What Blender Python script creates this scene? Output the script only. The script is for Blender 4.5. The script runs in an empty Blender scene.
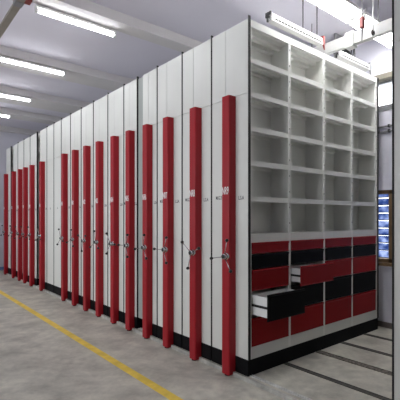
import bpy, bmesh, math, random
from mathutils import Vector, Matrix
random.seed(4)
sc = bpy.context.scene
COL = sc.collection

# ------------------------------------------------------------------ materials
def s2l(c):
    return tuple(((v/12.92) if v <= .04045 else ((v+.055)/1.055)**2.4) for v in c)

def mat(name, rgb, rough=.5, metal=0., noise=0., nscale=6., bump=0., bscale=60., emit=None, estr=0., spec=.5):
    m = bpy.data.materials.new(name); m.use_nodes = True
    nt = m.node_tree; b = nt.nodes['Principled BSDF']
    b.inputs['Base Color'].default_value = (*rgb, 1)
    b.inputs['Roughness'].default_value = rough
    b.inputs['Metallic'].default_value = metal
    b.inputs['Specular IOR Level'].default_value = spec
    tc = nt.nodes.new('ShaderNodeTexCoord')
    if noise:
        n = nt.nodes.new('ShaderNodeTexNoise'); n.inputs['Scale'].default_value = nscale
        n.inputs['Detail'].default_value = 5
        nt.links.new(tc.outputs['Object'], n.inputs['Vector'])
        r = nt.nodes.new('ShaderNodeValToRGB')
        r.color_ramp.elements[0].position = .3; r.color_ramp.elements[1].position = .7
        r.color_ramp.elements[0].color = (*[v*(1-noise) for v in rgb], 1)
        r.color_ramp.elements[1].color = (*[min(1, v*(1+noise)) for v in rgb], 1)
        nt.links.new(n.outputs['Fac'], r.inputs['Fac'])
        nt.links.new(r.outputs['Color'], b.inputs['Base Color'])
    if bump:
        n2 = nt.nodes.new('ShaderNodeTexNoise'); n2.inputs['Scale'].default_value = bscale
        nt.links.new(tc.outputs['Object'], n2.inputs['Vector'])
        bp = nt.nodes.new('ShaderNodeBump'); bp.inputs['Strength'].default_value = bump
        bp.inputs['Distance'].default_value = .01
        nt.links.new(n2.outputs['Fac'], bp.inputs['Height'])
        nt.links.new(bp.outputs['Normal'], b.inputs['Normal'])
    if emit:
        b.inputs['Emission Color'].default_value = (*emit, 1)
        b.inputs['Emission Strength'].default_value = estr
    return m

M = {}
M['panel'] = mat('pale_grey_enamel', (.70, .70, .665), .42, noise=.03, nscale=2)
M['shelf'] = mat('shelf_enamel', (.78, .78, .75), .5, noise=.03, nscale=3)
M['red'] = mat('red_enamel', (.335, .010, .018), .42, noise=.04, nscale=4, spec=.3)
M['redd'] = mat('drawer_red', (.26, .004, .007), .5, noise=.05, nscale=4, spec=.15)
M['black'] = mat('black_enamel', (.003, .003, .0035), .55, spec=.08, noise=.1, nscale=5)
M['rubber'] = mat('black_rubber', (.008, .008, .008), .7, noise=.1)
M['plinth'] = mat('plinth_black', (.004, .004, .005), .6, noise=.2, nscale=8, spec=.12)
M['plast'] = mat('black_plastic', (.01, .01, .011), .3, noise=.1)
M['chrome'] = mat('chrome', (.5, .5, .51), .25, 1., noise=.02)
M['steel'] = mat('rail_steel', (.62, .62, .60), .35, .2, noise=.25, nscale=14)
M['dsteel'] = mat('dark_rail_steel', (.085, .08, .072), .6, .4, noise=.35, nscale=20)
M['wall'] = mat('lavender_paint', (.68, .67, .75), .8, noise=.03, nscale=1.5, bump=.1)
M['ceil'] = mat('ceiling_paint', (.70, .68, .76), .85, noise=.02, nscale=1.2, bump=.1)
M['beam'] = mat('beam_paint', (.64, .62, .62), .85, noise=.04, nscale=2)
M['white'] = mat('white_metal', (.80, .80, .79), .35, noise=.02)
M['tube'] = mat('lit_tube', (1, 1, 1), .4, emit=(.95, .97, 1.0), estr=9)
M['trunk'] = mat('trunking_paint', (.42, .42, .41), .5, noise=.02)
M['tube2'] = mat('lit_tube_soft', (1, 1, 1), .4, emit=(1, 1, 1), estr=11)
M['blue'] = mat('blue_skirting', (.13, .22, .42), .6, noise=.1)
M['brown'] = mat('brown_wood', (.17, .10, .045), .6, noise=.25, nscale=9)
M['ledge'] = mat('ledge_concrete', (.23, .21, .17), .85, noise=.2, nscale=6)
M['tray'] = mat('grey_brown_tray', (.26, .235, .20), .6, noise=.08)
M['yellow'] = mat('yellow_floor_paint', (.84, .61, .09), .6, noise=.14, nscale=9)
M['txtw'] = mat('white_print', (.82, .80, .80), .5, noise=.02)
M['txtk'] = mat('black_print', (.05, .05, .06), .5, noise=.02)
M['redclip'] = mat('red_clip', (.19, .012, .010), .5, noise=.05)
M['darkg'] = mat('dark_grey_metal', (.035, .035, .038), .5, noise=.2)
M['midg'] = mat('mid_grey_metal', (.22, .22, .23), .5, noise=.1)
M['rubble'] = mat('rubble', (.16, .14, .12), .9, noise=.7, nscale=45, bump=.8)
M['filler'] = mat('grey_filler', (.36, .38, .36), .5, noise=.03)
M['lip'] = mat('shelf_enamel_bright', (.84, .84, .80), .45, noise=.02)  # lighter copy of the shelf enamel, front light put into the colour
M['edge'] = mat('slab_edge_metal', (.50, .49, .46), .4, .3, noise=.3, nscale=12)
M['skirt'] = mat('dark_skirting', (.12, .10, .09), .6, noise=.2)

def glass_mat(name, col):
    m = bpy.data.materials.new(name); m.use_nodes = True
    nt = m.node_tree; nt.nodes.clear()
    o = nt.nodes.new('ShaderNodeOutputMaterial'); mx = nt.nodes.new('ShaderNodeMixShader')
    t = nt.nodes.new('ShaderNodeBsdfTransparent'); g = nt.nodes.new('ShaderNodeBsdfGlossy')
    f = nt.nodes.new('ShaderNodeFresnel'); f.inputs[0].default_value = 1.45
    n = nt.nodes.new('ShaderNodeTexNoise'); n.inputs['Scale'].default_value = 7
    tc = nt.nodes.new('ShaderNodeTexCoord'); nt.links.new(tc.outputs['Object'], n.inputs['Vector'])
    r = nt.nodes.new('ShaderNodeValToRGB')
    r.color_ramp.elements[0].position = .4; r.color_ramp.elements[1].position = .62
    r.color_ramp.elements[0].color = (*col, 1); r.color_ramp.elements[1].color = (*[min(1, c*1.0+.25*(col[0] < .9)) for c in col], 1)
    nt.links.new(n.outputs['Fac'], r.inputs['Fac']); nt.links.new(r.outputs['Color'], t.inputs['Color'])
    g.inputs['Roughness'].default_value = .05
    nt.links.new(f.outputs[0], mx.inputs[0]); nt.links.new(t.outputs[0], mx.inputs[1]); nt.links.new(g.outputs[0], mx.inputs[2])
    nt.links.new(mx.outputs[0], o.inputs['Surface'])
    return m
M['glass'] = glass_mat('clear_glass', (.95, .97, .98))
M['bglass'] = glass_mat('blue_glass', (.07, .11, .22))

def concrete(name):
    m = bpy.data.materials.new(name); m.use_nodes = True
    nt = m.node_tree; b = nt.nodes['Principled BSDF']; L = nt.links.new
    tc = nt.nodes.new('ShaderNodeTexCoord')
    def noise(s, d=8, dist=0.):
        n = nt.nodes.new('ShaderNodeTexNoise'); n.inputs['Scale'].default_value = s
        n.inputs['Detail'].default_value = d; n.inputs['Roughness'].default_value = .62
        n.inputs['Distortion'].default_value = dist
        L(tc.outputs['Object'], n.inputs['Vector']); return n
    n1 = noise(2.6, 10, .15); n2 = noise(11, 10); n3 = noise(70, 3)
    r1 = nt.nodes.new('ShaderNodeValToRGB')
    e = r1.color_ramp.elements
    e[0].position = .34; e[0].color = (.41, .39, .335, 1)
    e[1].position = .66; e[1].color = (.70, .67, .575, 1)
    x = e.new(.5); x.color = (.57, .545, .475, 1)
    L(n1.outputs['Fac'], r1.inputs['Fac'])
    r2 = nt.nodes.new('ShaderNodeValToRGB')
    r2.color_ramp.elements[0].position = .3; r2.color_ramp.elements[0].color = (.72, .72, .72, 1)
    r2.color_ramp.elements[1].position = .62; r2.color_ramp.elements[1].color = (1.0, 1.0, 1.0, 1)
    L(n2.outputs['Fac'], r2.inputs['Fac'])
    mx = nt.nodes.new('ShaderNodeMixRGB'); mx.blend_type = 'MULTIPLY'; mx.inputs[0].default_value = .8
    L(r1.outputs['Color'], mx.inputs[1]); L(r2.outputs['Color'], mx.inputs[2])
    L(mx.outputs[0], b.inputs['Base Color'])
    rr = nt.nodes.new('ShaderNodeMapRange'); rr.inputs[3].default_value = .38; rr.inputs[4].default_value = .62
    L(n2.outputs['Fac'], rr.inputs[0]); L(rr.outputs[0], b.inputs['Roughness'])
    bp = nt.nodes.new('ShaderNodeBump'); bp.inputs['Strength'].default_value = .25; bp.inputs['Distance'].default_value = .01
    L(n3.outputs['Fac'], bp.inputs['Height']); L(bp.outputs['Normal'], b.inputs['Normal'])
    return m
M['floor'] = concrete('worn_concrete')

# ------------------------------------------------------------------ mesh helpers
class MB:
    def __init__(s): s.bm = bmesh.new()
    def box(s, x0, x1, y0, y1, z0, z1, bev=0.):
        r = bmesh.ops.create_cube(s.bm, size=1)
        bmesh.ops.scale(s.bm, vec=(abs(x1-x0), abs(y1-y0), abs(z1-z0)), verts=r['verts'])
        bmesh.ops.translate(s.bm, vec=((x0+x1)/2, (y0+y1)/2, (z0+z1)/2), verts=r['verts'])
        if bev:
            ed = {e for v in r['verts'] for e in v.link_edges}
            bmesh.ops.bevel(s.bm, geom=list(ed), offset=bev, segments=2, profile=.7, affect='EDGES')
        return s
    def cyl(s, p0, p1, r0, r1=None, seg=14):
        p0, p1 = Vector(p0), Vector(p1); d = p1-p0
        q = Vector((0, 0, 1)).rotation_difference(d.normalized()).to_matrix().to_4x4()
        bmesh.ops.create_cone(s.bm, cap_ends=True, segments=seg, radius1=r0, radius2=r0 if r1 is None else r1,
                              depth=d.length, matrix=Matrix.Translation((p0+p1)/2) @ q)
        return s
    def ball(s, p, r, sc=(1, 1, 1)):
        m = Matrix.Translation(p) @ Matrix.Diagonal((*sc, 1))
        bmesh.ops.create_uvsphere(s.bm, u_segments=12, v_segments=8, radius=r, matrix=m); return s
    def torus(s, c, R, r, axis='Y', seg=24, sub=6):
        vs = []
        for i in range(seg):
            a = 2*math.pi*i/seg; row = []
            for j in range(sub):
                b = 2*math.pi*j/sub
                rr = R+r*math.cos(b); h = r*math.sin(b)
                p = {'Y': (rr*math.cos(a), h, rr*math.sin(a)), 'X': (h, rr*math.cos(a), rr*math.sin(a))}[axis]
                row.append(s.bm.verts.new(Vector(c)+Vector(p)))
            vs.append(row)
        for i in range(seg):
            for j in range(sub):
                s.bm.faces.new((vs[i][j], vs[(i+1) % seg][j], vs[(i+1) % seg][(j+1) % sub], vs[i][(j+1) % sub]))
        return s
    def prism(s, pts, axis, a0, a1):
        """extrude a 2-D outline along an axis"""
        def P(u, v, a): return {'X': (a, u, v), 'Y': (u, a, v), 'Z': (u, v, a)}[axis]
        A = [s.bm.verts.new(P(u, v, a0)) for u, v in pts]; B = [s.bm.verts.new(P(u, v, a1)) for u, v in pts]
        n = len(pts)
        s.bm.faces.new(A); s.bm.faces.new(B[::-1])
        for i in range(n): s.bm.faces.new((A[i], B[i], B[(i+1) % n], A[(i+1) % n]))
        return s
    def build(s, name, m, parent=None, smooth=False, loc=None):
        bmesh.ops.recalc_face_normals(s.bm, faces=s.bm.faces[:])
        me = bpy.data.meshes.new(name); s.bm.to_mesh(me); s.bm.free()
        if smooth:
            for p in me.polygons: p.use_smooth = True
        me.materials.append(m)
        o = bpy.data.objects.new(name, me); COL.objects.link(o)
        if parent: o.parent = parent
        if loc: o.location = loc
        return o

def tag(o, label, cat, group=None):
    o['label'] = label; o['category'] = cat
    if group: o['group'] = group
    return o
def thing(name, label, cat, loc=(0, 0, 0), group=None):
    o = bpy.data.objects.new(name, None); COL.objects.link(o); o.location = loc
    o.empty_display_size = .1
    return tag(o, label, cat, group)
def struct(o): o['kind'] = 'structure'; return o
def copy_tree(o, parent=None):
    c = o.copy(); COL.objects.link(c)
    if parent: c.parent = parent
    for ch in [x for x in bpy.data.objects if x.parent == o]: copy_tree(ch, c)
    return c

def text(name, s, size, m, parent, y, z, x, sx=1.):
    cu = bpy.data.curves.new(name, 'FONT'); cu.body = s; cu.size = size; cu.extrude = .0006
    cu.align_x = 'CENTER'; cu.align_y = 'CENTER'; cu.offset = size*.012
    t = bpy.data.objects.new('tmp', cu); COL.objects.link(t)
    dg = bpy.context.evaluated_depsgraph_get(); dg.update()
    me = bpy.data.meshes.new_from_object(t.evaluated_get(dg))
    bpy.data.objects.remove(t)
    # text plane faces -X, reads towards -Y
    R = Matrix(((0, 0, -1, 0), (-sx, 0, 0, 0), (0, 1, 0, 0), (0, 0, 0, 1)))
    me.transform(R)
    me.materials.clear(); me.materials.append(m)
    o = bpy.data.objects.new(name, me); COL.objects.link(o); o.parent = parent; o.location = (x, y, z)
    return o

# ------------------------------------------------------------------ room
XL, XR, YB, YF, ZC, ZS = -4.2, 2.53, -4.6, 9.3, 3.90, 3.777
ZM = -.035
struct(MB().box(XL-.2, XR+.2, YB-.2, YF+.2, -.25, ZM).build('floor', M['floor']))
# low plinth slab that carries the shelving and its rails
struct(MB().box(-.03, XR, YB, YF, -.10, 0, .002).build('floor_slab', M['floor']))
struct(MB().box(-.036, -.022, YB, 8.9, ZM, .003).build('trim_16', M['edge']))
struct(MB().box(XL-.2, XR+.2, YB-.2, YF+.2, ZC, ZC+.15).build('ceiling', M['ceil']))
struct(MB().box(XL-.2, XR+.2, YF, YF+.2, ZM, ZC).build('wall_far', M['wall']))
struct(MB().box(XL-.2, XR+.2, YB-.2, YB, ZM, ZC).build('wall_back', M['wall']))
lw = MB().box(XL-.2, XL, YB, YF, ZM, .9).box(XL-.2, XL, YB, YF, 3.1, ZC)
WY = [(-1.0, .6), (1.2, 3.2), (3.8, 5.8), (6.4, 8.6)]
ed = [YB]+[v for p in WY for v in p]+[YF]
for k in range(0, len(ed), 2): lw.box(XL-.2, XL, ed[k], ed[k+1], .9, 3.1)
struct(lw.build('wall_left', M['wall']))
for k, (p, q) in enumerate(WY):  # unseen left-wall windows, added to bring daylight onto the shelf ends
    w = MB().box(XL-.12, XL-.07, p, q, .9, .95).box(XL-.12, XL-.07, p, q, 3.05, 3.1).box(XL-.12, XL-.07, p, p+.05, .95, 3.05)
    w.box(XL-.12, XL-.07, q-.05, q, .95, 3.05).box(XL-.12, XL-.07, (p+q)/2-.03, (p+q)/2+.03, .95, 3.05)
    w = struct(w.build('window_%d' % (k+3), M['midg']))
    MB().box(XL-.10, XL-.095, p+.03, q-.03, .93, 3.07).build('window_pane', M['glass'], w)
    la = bpy.data.lights.new('portal', 'AREA'); la.shape = 'RECTANGLE'; la.size = 2.2; la.size_y = q-p
    la.cycles.is_portal = True
    lo = bpy.data.objects.new('window_daylight', la); COL.objects.link(lo)
    lo.location = (XL-.02, (p+q)/2, 2.0); lo.rotation_euler = (0, -math.pi/2, 0)
# right wall with two openings over the aisle
wy0, wy1 = -1.15, .42
uz0, uz1, lz0, lz1 = 2.86, 3.20, .84, 1.78
b = MB()
b.box(XR, XR+.2, YB, wy0, ZM, ZC).box(XR, XR+.2, wy1, YF, ZM, ZC)
b.box(XR, XR+.2, wy0, wy1, ZM, lz0).box(XR, XR+.2, wy0, wy1, lz1, uz0).box(XR, XR+.2, wy0, wy1, uz1, ZC)
struct(b.build('wall_right', M['wall']))
# beams
for i, (y0, y1) in enumerate([(-1.6, .70), (1.84, 2.06), (3.75, 4.25), (5.6, 6.3), (7.2, 7.6), (9.1, 9.3)]):
    struct(MB().box(XL, XR, y0, y1, ZS, ZC).build('trim_%d' % (i+1), M['ceil'] if i == 0 else M['beam']))
struct(MB().box(XL, XR, YF-.02, YF, ZM, .08).build('baseboard_far', M['blue']))
struct(MB().box(XR-.02, XR, YB, 9.28, 0, .07).build('baseboard_right', M['skirt']))
# sill, ledge above window
struct(MB().box(XR-.10, XR, -1.3, .55, 3.195, 3.262).build('trim_7', M['ledge']))
# painted line
struct(MB().box(-.756, -.671, YB, 8.9, ZM, ZM+.0015).build('trim_8', M['yellow']))
# aisle rails set in the floor
def rail(n, x, m, w=.03):
    r = MB().box(x-w/2, x+w/2, -3.2, 8.85, 0, .004)
    r.box(x-w/2-.012, x-w/2-.004, -3.2, 8.85, 0, .0075).box(x+w/2+.004, x+w/2+.012, -3.2, 8.85, 0, .0075)
    return struct(r.build('trim_%d' % n, m))
rail(9, .035, M['steel'], .012); rail(10, .51, M['dsteel']); rail(11, 1.05, M['rubble'], .055)
rail(12, 1.52, M['dsteel']); rail(13, 2.03, M['dsteel'], .025)
# windows
w = struct(MB().box(XR+.02, XR+.07, wy0, wy1, uz0, uz0+.03).box(XR+.02, XR+.07, wy0, wy1, uz1-.025, uz1)
           .box(XR+.02, XR+.07, wy0, wy0+.035, uz0, uz1).box(XR+.02, XR+.07, wy1-.035, wy1, uz0, uz1)
           .box(XR+.02, XR+.07, -.42, -.38, uz0, uz1).build('window_1', M['midg']))
MB().box(XR+.04, XR+.045, wy0, wy1, uz0+.02, uz1-.02).build('window_pane', M['glass'], w)
w = MB().box(XR+.0, XR+.08, wy0, wy1, lz0, lz0+.05).box(XR, XR+.08, wy0, wy1, lz1-.05, lz1)
w.box(XR, XR+.08, wy0, wy0+.04, lz0, lz1).box(XR, XR+.08, wy1-.04, wy1, lz0, lz1).box(XR, XR+.08, -.36, -.30, lz0, lz1)
w.box(XR+.0, XR+.08, -.125, -.055, lz0, lz1)
w = struct(w.build('window_2', M['brown']))
lv = MB()
for k in range(9):
    z = lz0+.06+k*.098
    lv.prism([(XR+.03, z), (XR+.035, z), (XR+.06, z+.088), (XR+.055, z+.088)], 'Y', wy0+.04, wy1-.04)
lv.build('window_louvre', M['bglass'], w)
bars = MB()
for k in range(9): bars.box(XR+.008, XR+.02, wy0+.02, wy1-.02, lz0+.055+k*.098, lz0+.067+k*.098)
bars.build('window_bar', M['darkg'], w)
struct(MB().box(XR-.06, XR, wy0-.03, wy1+.03, lz0-.04, lz0).build('trim_14', M['brown']))
struct(MB().box(XR-.012, XR, wy0, wy1, uz0-.05, uz0-.005).build('trim_15', M['midg']))
# conduits on the wall
def conduit(z, lab):
    t = tag(MB().cyl((XR-.02, -3.0, z), (XR-.02, 3.0, z), .013).build('wall_conduit', M['midg'], smooth=True), lab, 'pipe', 'conduits on the right wall')
    for y in (-.95, -.07, .8): MB().box(XR-.036, XR, y-.012, y+.012, z-.02, z+.02, .003).build('clip', M['darkg'], t)
conduit(2.60, 'upper of two thin grey conduits along the wall below the bright window')
conduit(2.535, 'lower of two thin grey conduits along the wall below the bright window')

# ------------------------------------------------------------------ shelving units
X0, X1, ZT = 0.0, 2.35, 3.20
UP = [.022, .585, 1.178, 1.75, 2.328]
SH = [2.84, 2.535, 2.225, 1.915, 1.59]
ZP = .145
BAR = {0: .167, .507: .155, .995: .160, 1.49: .105, 1.955: .067, 2.31: .141, 2.788: .145, 3.283: .106, 3.755: .103, 4.218: .129,
       5.45: .121, 6.084: .157, 6.562: .166, 7.042: .119, 7.542: .158, 8.19: .272, -1.757: .167}
def handwheel(parent, y, z, rot):
    h = MB().cyl((-.08, y, z), (-.115, y, z), .016).cyl((-.08, y, z), (-.092, y, z), .036, .03, 20)\
        .cyl((-.10, y, z), (-.125, y, z), .030, .024, 20).build('hand_wheel', M['chrome'], parent, True)
    MB().cyl((-.125, y, z), (-.132, y, z), .02, .016, 16).build('hub_cap', M['plast'], h, True)
    for k in range(3):
        a = math.radians(rot+120*k); c, s = math.cos(a), math.sin(a)
        e = (-.13, y+.16*c, z+.16*s)
        MB().cyl((-.113, y+.02*c, z+.02*s), e, .0045, .004, 8).build('spoke', M['chrome'], h, True)
        MB().ball(e, .016, (1.15, 1, 1)).build('knob', M['plast'], h, True)
    return h

def open_face(root, yf, d, bays=range(4), drawers=False, pulls=None):
    """shelves facing direction d (-1: towards -Y) with the front edge at y = yf"""
    depth = .235
    def Y(a, b_): return (min(yf-d*a, yf-d*b_), max(yf-d*a, yf-d*b_))
    zb = 1.27 if drawers else .28
    for i, x in enumerate(UP):
        u = MB().box(x-.019, x+(.019 if drawers or i else -.006), *Y(0, .022), ZP, 3.14)
        if 0 < i < 4:
            u.box(x-.006, x+.006, *Y(.02, depth), ZP, 3.14)
        elif i == 4: u.box(x-.006, x+.012, *Y(.02, depth), ZP, 3.14)
        u.build('upright', M['shelf'], root)
        hol = MB()
        for k in range(12):
            z = 1.36+k*.155
            hol.box(x-.004, x+.004, *Y(-.001, .004), z, z+.014)
        hol.build('slot_holes', M['rubber'], root)
    MB().box(X0+.005, X1-.005, *Y(0, .02), 3.135, 3.195).build('header', M['lip'], root)
    MB().box(X0+.04, X1, *Y(depth, depth+.006), ZP, 3.19).build('back_panel', M['shelf'], root)
    zs = SH + ([] if drawers else [1.27, .95, .63])
    for bi in bays:
        xa, xb = UP[bi]+.018, UP[bi+1]-.018
        for z in zs:
            s = MB().box(xa, xb, *Y(0, depth), z+.012, z+.022)
            s.box(xa, xb, *Y(.001, .004), z-.024, z+.022)           # front lip
            s.box(xa, xb, *Y(.004, .03), z-.024, z-.020)            # lip return
            s.box(xa+.004, xb-.004, *Y(.10, .14), z-.010, z+.012)        # stiffener
            s.box(xa, xb, *Y(depth-.02, depth), z-.022, z+.012)
            s.build('shelf', M['lip'], root)
        s = MB().box(xa, xb, *Y(.02, depth), 3.125, 3.135).box(xa, xb, *Y(.09, .13), 3.095, 3.125)
        s.box(xa, xb, *Y(.18, depth), 3.085, 3.125)
        s.build('top_panel', M['shelf'], root)
        s = MB().box(xa, xb, *Y(0, .02), zb-.075, zb).box(xa, xb, *Y(.018, depth), zb-.012, zb)
        s.build('bottom_shelf', M['panel'], root)
        if drawers:
            zz = [(1.195, 1.092), (1.088, .955), (.951, .757), (.753, .517), (.513, .255)]
            for r, (zt, zl) in enumerate(zz):
                p = pulls.get((bi, r), 0.) if pulls else 0.
                red = r % 2 == 0
                m = M['redd'] if red else M['black']
                def YD(a, b_): return Y(a-p, b_-p)
                q = MB()
                wl, wr = xa+.012, xb-.012
                q.box(wl, wl+.006, *YD(.008, .215), zl+.03, zt-.03).box(wr-.006, wr, *YD(.008, .215), zl+.03, zt-.03)
                q.box(wl, wr, *YD(.008, .215), zl+.03, zl+.036).box(wl, wr, *YD(.209, .215), zl+.03, zt-.03)
                dr = q.build('drawer', M['white'], root)
                sg = -d
                pr = [(.0, zt-.002), (-.010, zt-.004), (-.013, zt-.014), (-.006, zt-.022), (-.004, zl+.012), (-.008, zl+.004), (0, zl), (.008, zl), (.008, zt-.002)]
                f = MB().prism([(yf-d*(a-p), z) for a, z in pr], 'X', xa+.002, xb-.002)
                ff = f.build('drawer_front', m, dr)
                ff['label'] = 'red drawer front' if red else 'black drawer front'
                zm = (zt+zl)/2
                MB().box(wl-.008, wl, *YD(.008, .215), zm-.011, zm+.009).build('slide_rail', M['rubber'], dr)
                MB().box(wr, wr+.008, *YD(.008, .215), zm-.011, zm+.009).build('slide_rail', M['rubber'], dr)
            MB().box(xa, xb, *Y(.0, .02), ZP, .253).build('sill_panel', M['panel'], root)
        else:
            MB().box(xa, xb, *Y(.0, .02), ZP, .21).build('sill_panel', M['panel'], root)

def unit(y0, y1, label, bar=True, code=None, rot=80, face=None, drawers=False, pulls=None, groove=True):
    g = 'mobile shelving units in the long row'
    root = thing('mobile_shelving_unit', label, 'shelving unit', (0, y0, 0), g)
    D = y1-y0
    ya, yb = .006, D-.006
    # carcass
    cf, cb = ya, yb
    body = MB()
    c0, c1 = ya, yb
    if face:
        for d in face:
            if d < 0: c0 = ya+.243
            else: c1 = yb-.243
    if c1-c0 > .02: body.box(X0+.03, X1, c0, c1, ZP, ZT-.01)
    body.box(X0+.03, X1, ya, yb, ZT-.012, ZT)
    if drawers or face: body.box(X0+.03, X1, ya+.004, yb-.004, ZP, ZP+.02)
    body.build('carcass', M['shelf'], root)
    # end panels
    ym = D*.60
    MB().box(X0, X0+.028, ya, yb, ZP, 2.538, .003).build('end_panel', M['panel'], root)
    e = MB().box(X0, X0+.028, ya, ym-.003, 2.542, ZT, .002).box(X0, X0+.028, ym+.003, yb, 2.542, ZT, .002).box(X0+.01, X0+.028, ym-.01, ym+.01, 2.542, ZT)
    e.build('upper_end_panel', M['panel'], root)
    MB().box(X1, X1+.02, ya, yb, ZP, ZT, .003).build('rear_end_panel', M['panel'], root)
    MB().box(X0-.006, X1+.022, ya, yb, .0, ZP-.002, .004).build('plinth', M['plinth'], root)
    # rubber buffers at the edges
    MB().box(X0-.006, X0+.02, -.003, .0055, ZP, ZT+.025).build('edge_seal', M['rubber'], root)
    MB().box(X1, X1+.022, -.003, .0055, ZP, ZT).build('edge_seal', M['rubber'], root)
    if bar:
        b0 = BAR.get(y0, .16); b1 = b0+.103
        cov = MB()
        w_ = .085; r = .014
        pts = [(0, b0), (-w_+r, b0), (-w_+r*.3, b0+r*.3), (-w_, b0+r), (-w_, b1-r), (-w_+r*.3, b1-r*.3), (-w_+r, b1), (0, b1)]
        cov.prism(pts, 'Z', -.02, 2.54)
        col = cov.build('column_cover', M['red'], root); col['label'] = 'red vertical drive column cover'
        MB().cyl((-.055, (b0+b1)/2, ZM), (-.055, (b0+b1)/2, -.018), .028).build('foot', M['rubber'], root)
        hy = (b0+b1)/2-.015
        handwheel(root, hy, 1.065, rot)
        if code:
            text('code_print', code, .098, M['txtw'], col, (b0+b1)/2-.002, 1.665, -w_-.0012, .48)
        if code: text('location_print', 'L.S.A', .048, M['txtk'], root, max(b0-.07, .03), 1.60, X0-.0012, .72)
        if code: text('location_print', 'M.G.2', .048, M['txtk'], root, min(b1+.13, D-.045), 1.61, X0-.0012, .72)
    else:
        text('location_print', 'L.S', .048, M['txtk'], root, D*.5, 1.60, X0-.0012, .72)
    return root

L = 'grey mobile shelving unit with a red column, '
U = [
 (0, .505, 'front unit of the row, open shelves above red and black drawers, column marked NR9', 'NR9', 110),
 (.507, .993, L+'marked NR8, directly behind the one with drawers', 'NR8', 40),
 (.995, 1.488, L+'marked NR7, third from the drawers', 'NR7', 0),
 (1.49, 1.825, L+'marked NR6, fourth from the drawers', 'NR6', 110),
 (1.955, 2.308, L+'marked NR5, fifth from the drawers', 'NR5', 0),
 (2.31, 2.786, L+'marked NR4, sixth from the drawers', 'NR4', 60),
 (2.788, 3.281, L+'marked NR3, seventh from the drawers', 'NR3', 90),
 (3.283, 3.753, L+'marked NR2, eighth from the drawers', 'NR2', 30),
 (3.755, 4.216, L+'marked NR1, ninth from the drawers', 'NR1', 100),
 (4.218, 4.66, 'grey mobile shelving unit with a red column, just before the plain grey panels', 'NR', 75),
]
for i, (a_, b_, lab, code, rot) in enumerate(U):
    unit(a_, b_, lab, True, code, rot, face=(-1,) if i == 0 else None)
f5 = [o for o in bpy.data.objects if o.type == 'EMPTY' and o.get('label', '').find('NR5') > 0][0]
fl = MB().box(.012, .03, -.122, -.004, ZP, ZT-.01).build('filler_strip', M['filler'], f5)
MB().box(.03, X1, -.122, -.004, ZT-.03, ZT-.01).build('top_filler', M['filler'], f5)
PU = [o for o in bpy.data.objects if o.type == 'EMPTY' and o.parent is None][0]
open_face(PU, .0075, -1, drawers=True, pulls={(0, 3): .19, (1, 2): .12})
unit(4.662, 5.05, 'nearer of the two plain grey shelving units without a red column', bar=False)
unit(5.052, 5.448, 'farther of the two plain grey shelving units without a red column', bar=False)
unit(5.45, 5.885, L+'just in front of the wider open gap', True, 'NR', 85)
F = [
 (6.084, 6.56, L+'first beyond the wider open gap', 'NR', 95, (-1,)),
 (6.562, 7.04, L+'second beyond the wider open gap', 'NR', 80, None),
 (7.042, 7.54, L+'third beyond the wider open gap', 'NR', 70, None),
 (7.542, 7.965, 'grey mobile shelving unit with a red column, just before the narrow far gap', 'NR', 90, None),
 (8.19, 8.67, L+'last of the row, beside the far wall', 'NR', 85, (-1,)),
]
for a_, b_, lab, code, rot, fc in F:
    u = unit(a_, b_, lab, True, code, rot, face=fc)
    if fc: open_face(u, .0075, -1, bays=(0, 1))
nu = unit(-1.757, -1.267, 'grey shelving unit at the right edge, facing the drawers across the open aisle', True, None, 80, face=(1,))
open_face(nu, .49-.0075, 1)
# its aisle-side buffer
MB().box(X0-.006, X0+.02, .484, .494, ZP, ZT+.025).build('edge_seal', M['rubber'], nu)

# ------------------------------------------------------------------ ceiling tube lights
def tube_light(x0, x1, y, z, label, two=False, stem=True, ztop=ZS):
    root = thing('ceiling_light', label, 'light', ((x0+x1)/2, y, ztop), 'fluorescent ceiling lights')
    h = (x1-x0)/2; zz = z-ztop
    ww = .115 if two else .035
    MB().box(-h, h, -ww, ww, zz+.02, zz+.05, .004).build('housing', M['white'], root)
    if stem and ztop-(z+.05) > .005:
        for sx in (-.6, .6): MB().cyl((sx*h, 0, zz+.05), (sx*h, 0, 0), .008).build('stem', M['white'], root)
    for yy in ((-.065, .065) if two else (0,)):
        MB().cyl((-h+.03, yy, zz), (h-.03, yy, zz), .022, seg=16).build('tube', M['tube2' if two else 'tube'], root, True)
        for sx in (-1, 1): MB().box(sx*h-.03*(sx > 0), sx*h+.03*(sx < 0), yy-.024, yy+.024, zz-.024, zz+.024, .004).build('end_cap', M['white'], root)
    return root
for (y, lab, zt) in ((2.07, 'nearest lit tube light on the ceiling, top left of the view', ZS),
                 (3.80, 'second lit tube light from the front, on the left of the ceiling', ZS),
                 (5.63, 'third lit tube light from the front, cut by the left edge of view', ZS),
                 (7.22, 'farthest lit tube light, nearest the far wall', ZS),
                 (.30, 'lit tube light overhead in front of the nearest ceiling beam, above the walkway', ZS),
                 (-3.2, 'rearmost lit tube light above the walkway', ZC)):  # rear lamp is out of view, added to light the room
    tube_light(-1.22, -.25, y, 3.715, lab, ztop=zt)
tube_light(.35, 1.45, -.19, 3.58, 'bright twin tube light above the open aisle, left of the white trunking', True)
tube_light(1.50, 2.45, -.19, 3.58, 'bright twin tube light above the open aisle, right of the white trunking', True)

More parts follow.
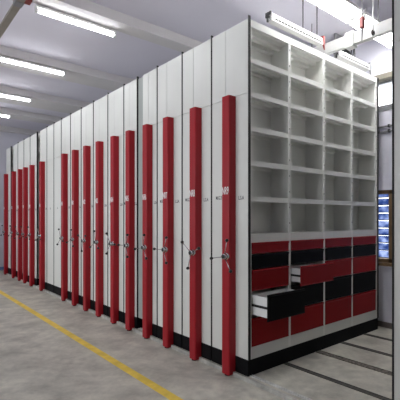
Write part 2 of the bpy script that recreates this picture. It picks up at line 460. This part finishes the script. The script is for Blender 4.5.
# ------------------------------------------------------------------ hanging battens and trunking over the aisle
tr = thing('cable_trunking', 'white square cable trunking crossing above the open aisle under the ceiling', 'trunking', (1.52, 0, 3.345))
MB().box(-.03, .03, -4.0, .5, -.01, .115, .004).build('trunk', M['trunk'], tr)
MB().box(-.05, .05, -.16, -.06, -.035, .135, .006).build('junction_box', M['trunk'], tr)
for y in (-.42, .40, -1.5): MB().cyl((0, y, .115), (0, y, ZS-3.345), .006).build('hanger_rod', M['midg'], tr)
def batten(x0, x1, y, z, label, rods):
    root = thing('hanging_batten', label, 'light batten', (x0, y, z), 'slotted white battens above the shelves')
    Ln = x1-x0
    MB().prism([(-.035, .0), (.035, .0), (.035, .03), (.028, .075), (-.028, .075), (-.035, .03)], 'X', 0, Ln).build('batten_body', M['trunk'], root)
    s = MB()
    n = 16
    for k in range(n):
        xa = .05+k*(Ln-.09)/n
        s.box(xa, xa+(Ln-.09)/n-.008, -.0370, -.034, .014, .030)
    s.build('slots', M['rubber'], root)
    MB().box(-.015, .0, -.037, .037, .035, .085, .003).build('end_cap', M['darkg'], root)
    MB().cyl((-.012, -.03, .035), (-.05, -.03, -.005), .014, .012).cyl((-.05, -.03, -.002), (-.055, -.03, -.04), .013, .010)\
        .build('hook', M['plast'], root, True)
    MB().box(Ln-.012, Ln+.02, -.04, .04, .01, .10, .004).cyl((Ln, -.03, .012), (Ln+.02, -.03, -.05), .012, .006).build('clip', M['redclip'] if len(rods) > 1 else M['midg'], root)
    for rx in rods: MB().cyl((rx-x0, 0, .07), (rx-x0, 0, ZS-z), .006).build('hanger_rod', M['darkg'], root)
batten(.41, 1.29, .12, 3.35, 'left slotted white batten hanging above the shelf tops, beside two rods', (.957, 1.213))
batten(1.64, 2.37, .14, 3.33, 'right slotted white batten hanging below the white trunking', (2.05,))
# hooks and red clip on the trunk
hk = tag(MB().box(1.27, 1.32, -.38, -.34, 3.37, 3.48, .005).build('pipe_clip', M['redclip']), 'small red clip hanging just above the white trunking by the twin lights', 'clip')
MB().cyl((1.295, -.36, 3.47), (1.295, -.36, ZS), .005).build('rod', M['midg'], hk)
MB().cyl((1.295, -.36, 3.38), (1.295, -.36, 3.24), .010, .006).build('pull_cord', M['midg'], hk)
hk = tag(MB().cyl((1.405, -.42, 3.35), (1.405, -.42, 3.42), .012).cyl((1.405, -.42, 3.42), (1.405, -.42, ZS), .005).build('ceiling_hook', M['white']), 'small black-tipped hook hanging beside the white trunking at the right', 'hook')
MB().torus((1.405, -.42, 3.335), .022, .009, 'Y').build('hook_tip', M['plast'], hk)
# wall fan seen behind the trunking
fan = thing('wall_fan', 'dark wall fan high up behind the white trunking and batten', 'fan', (2.1, .32, 3.60))
MB().box(-.15, .15, .02, .05, -.17, .177, .004).build('mount_plate', M['midg'], fan)
MB().cyl((0, .02, 0), (0, -.06, 0), .055, .04, 18).build('motor', M['darkg'], fan, True)
MB().torus((0, -.07, 0), .125, .012, 'Y').torus((0, -.03, 0), .13, .010, 'Y').build('cage_ring', M['darkg'], fan, True)
bl = MB()
for k in range(4):
    a = math.radians(20+90*k); c, s = math.cos(a), math.sin(a)
    bl.prism([(.03*c-.03*s, .03*s+.03*c), (.115*c-.05*s, .115*s+.05*c), (.115*c+.035*s, .115*s-.035*c), (.03*c+.02*s, .03*s-.02*c)], 'Y', -.055, -.048)
bl.build('blade', M['plast'], fan)

tag(MB().box(-1.56, -1.28, 1.96, 2.06, 3.735, 3.777, .006).build('mounting_bracket', M['redclip']), 'red bracket fixed to the ceiling beam at the top left, behind the grey tray', 'bracket')
# overhead tray at the top left
t = thing('overhead_tray', 'grey brown flat tray running overhead at the top left corner', 'tray', (-1.5, 2.0, 3.5))
MB().box(-.035, .035, -3.5, -.35, 0, .03, .003).box(-.035, .035, -.345, 5.0, 0, .03, .003).build('tray_body', M['tray'], t)
MB().box(-.04, .04, -.40, -.30, -.004, .034, .002).build('joint_cover', M['midg'], t)
for y in (-2.5, 2.6): MB().cyl((0, y, .03), (0, y, ZC-3.5 if y < 0 else ZC-3.5), .006).build('hanger_rod', M['midg'], t)

# ------------------------------------------------------------------ light, world, camera
wd = bpy.data.worlds.new('world'); sc.world = wd; wd.use_nodes = True
bg = wd.node_tree.nodes['Background']
bg.inputs[0].default_value = (.98, .98, 1.0, 1); bg.inputs[1].default_value = 2.0

cam = bpy.data.cameras.new('camera'); co = bpy.data.objects.new('camera', cam); COL.objects.link(co)
cam.sensor_width = 36; cam.lens = 392/400*36; cam.shift_y = 18/400
co.location = (-2.5478, -2.4304, 1.417)
co.rotation_euler = (math.pi/2, 0, math.radians(50.7626-90))
sc.camera = co
sc.view_settings.view_transform = 'Standard'; sc.view_settings.look = 'None'
sc.view_settings.gamma = 1; sc.view_settings.exposure = 1.42
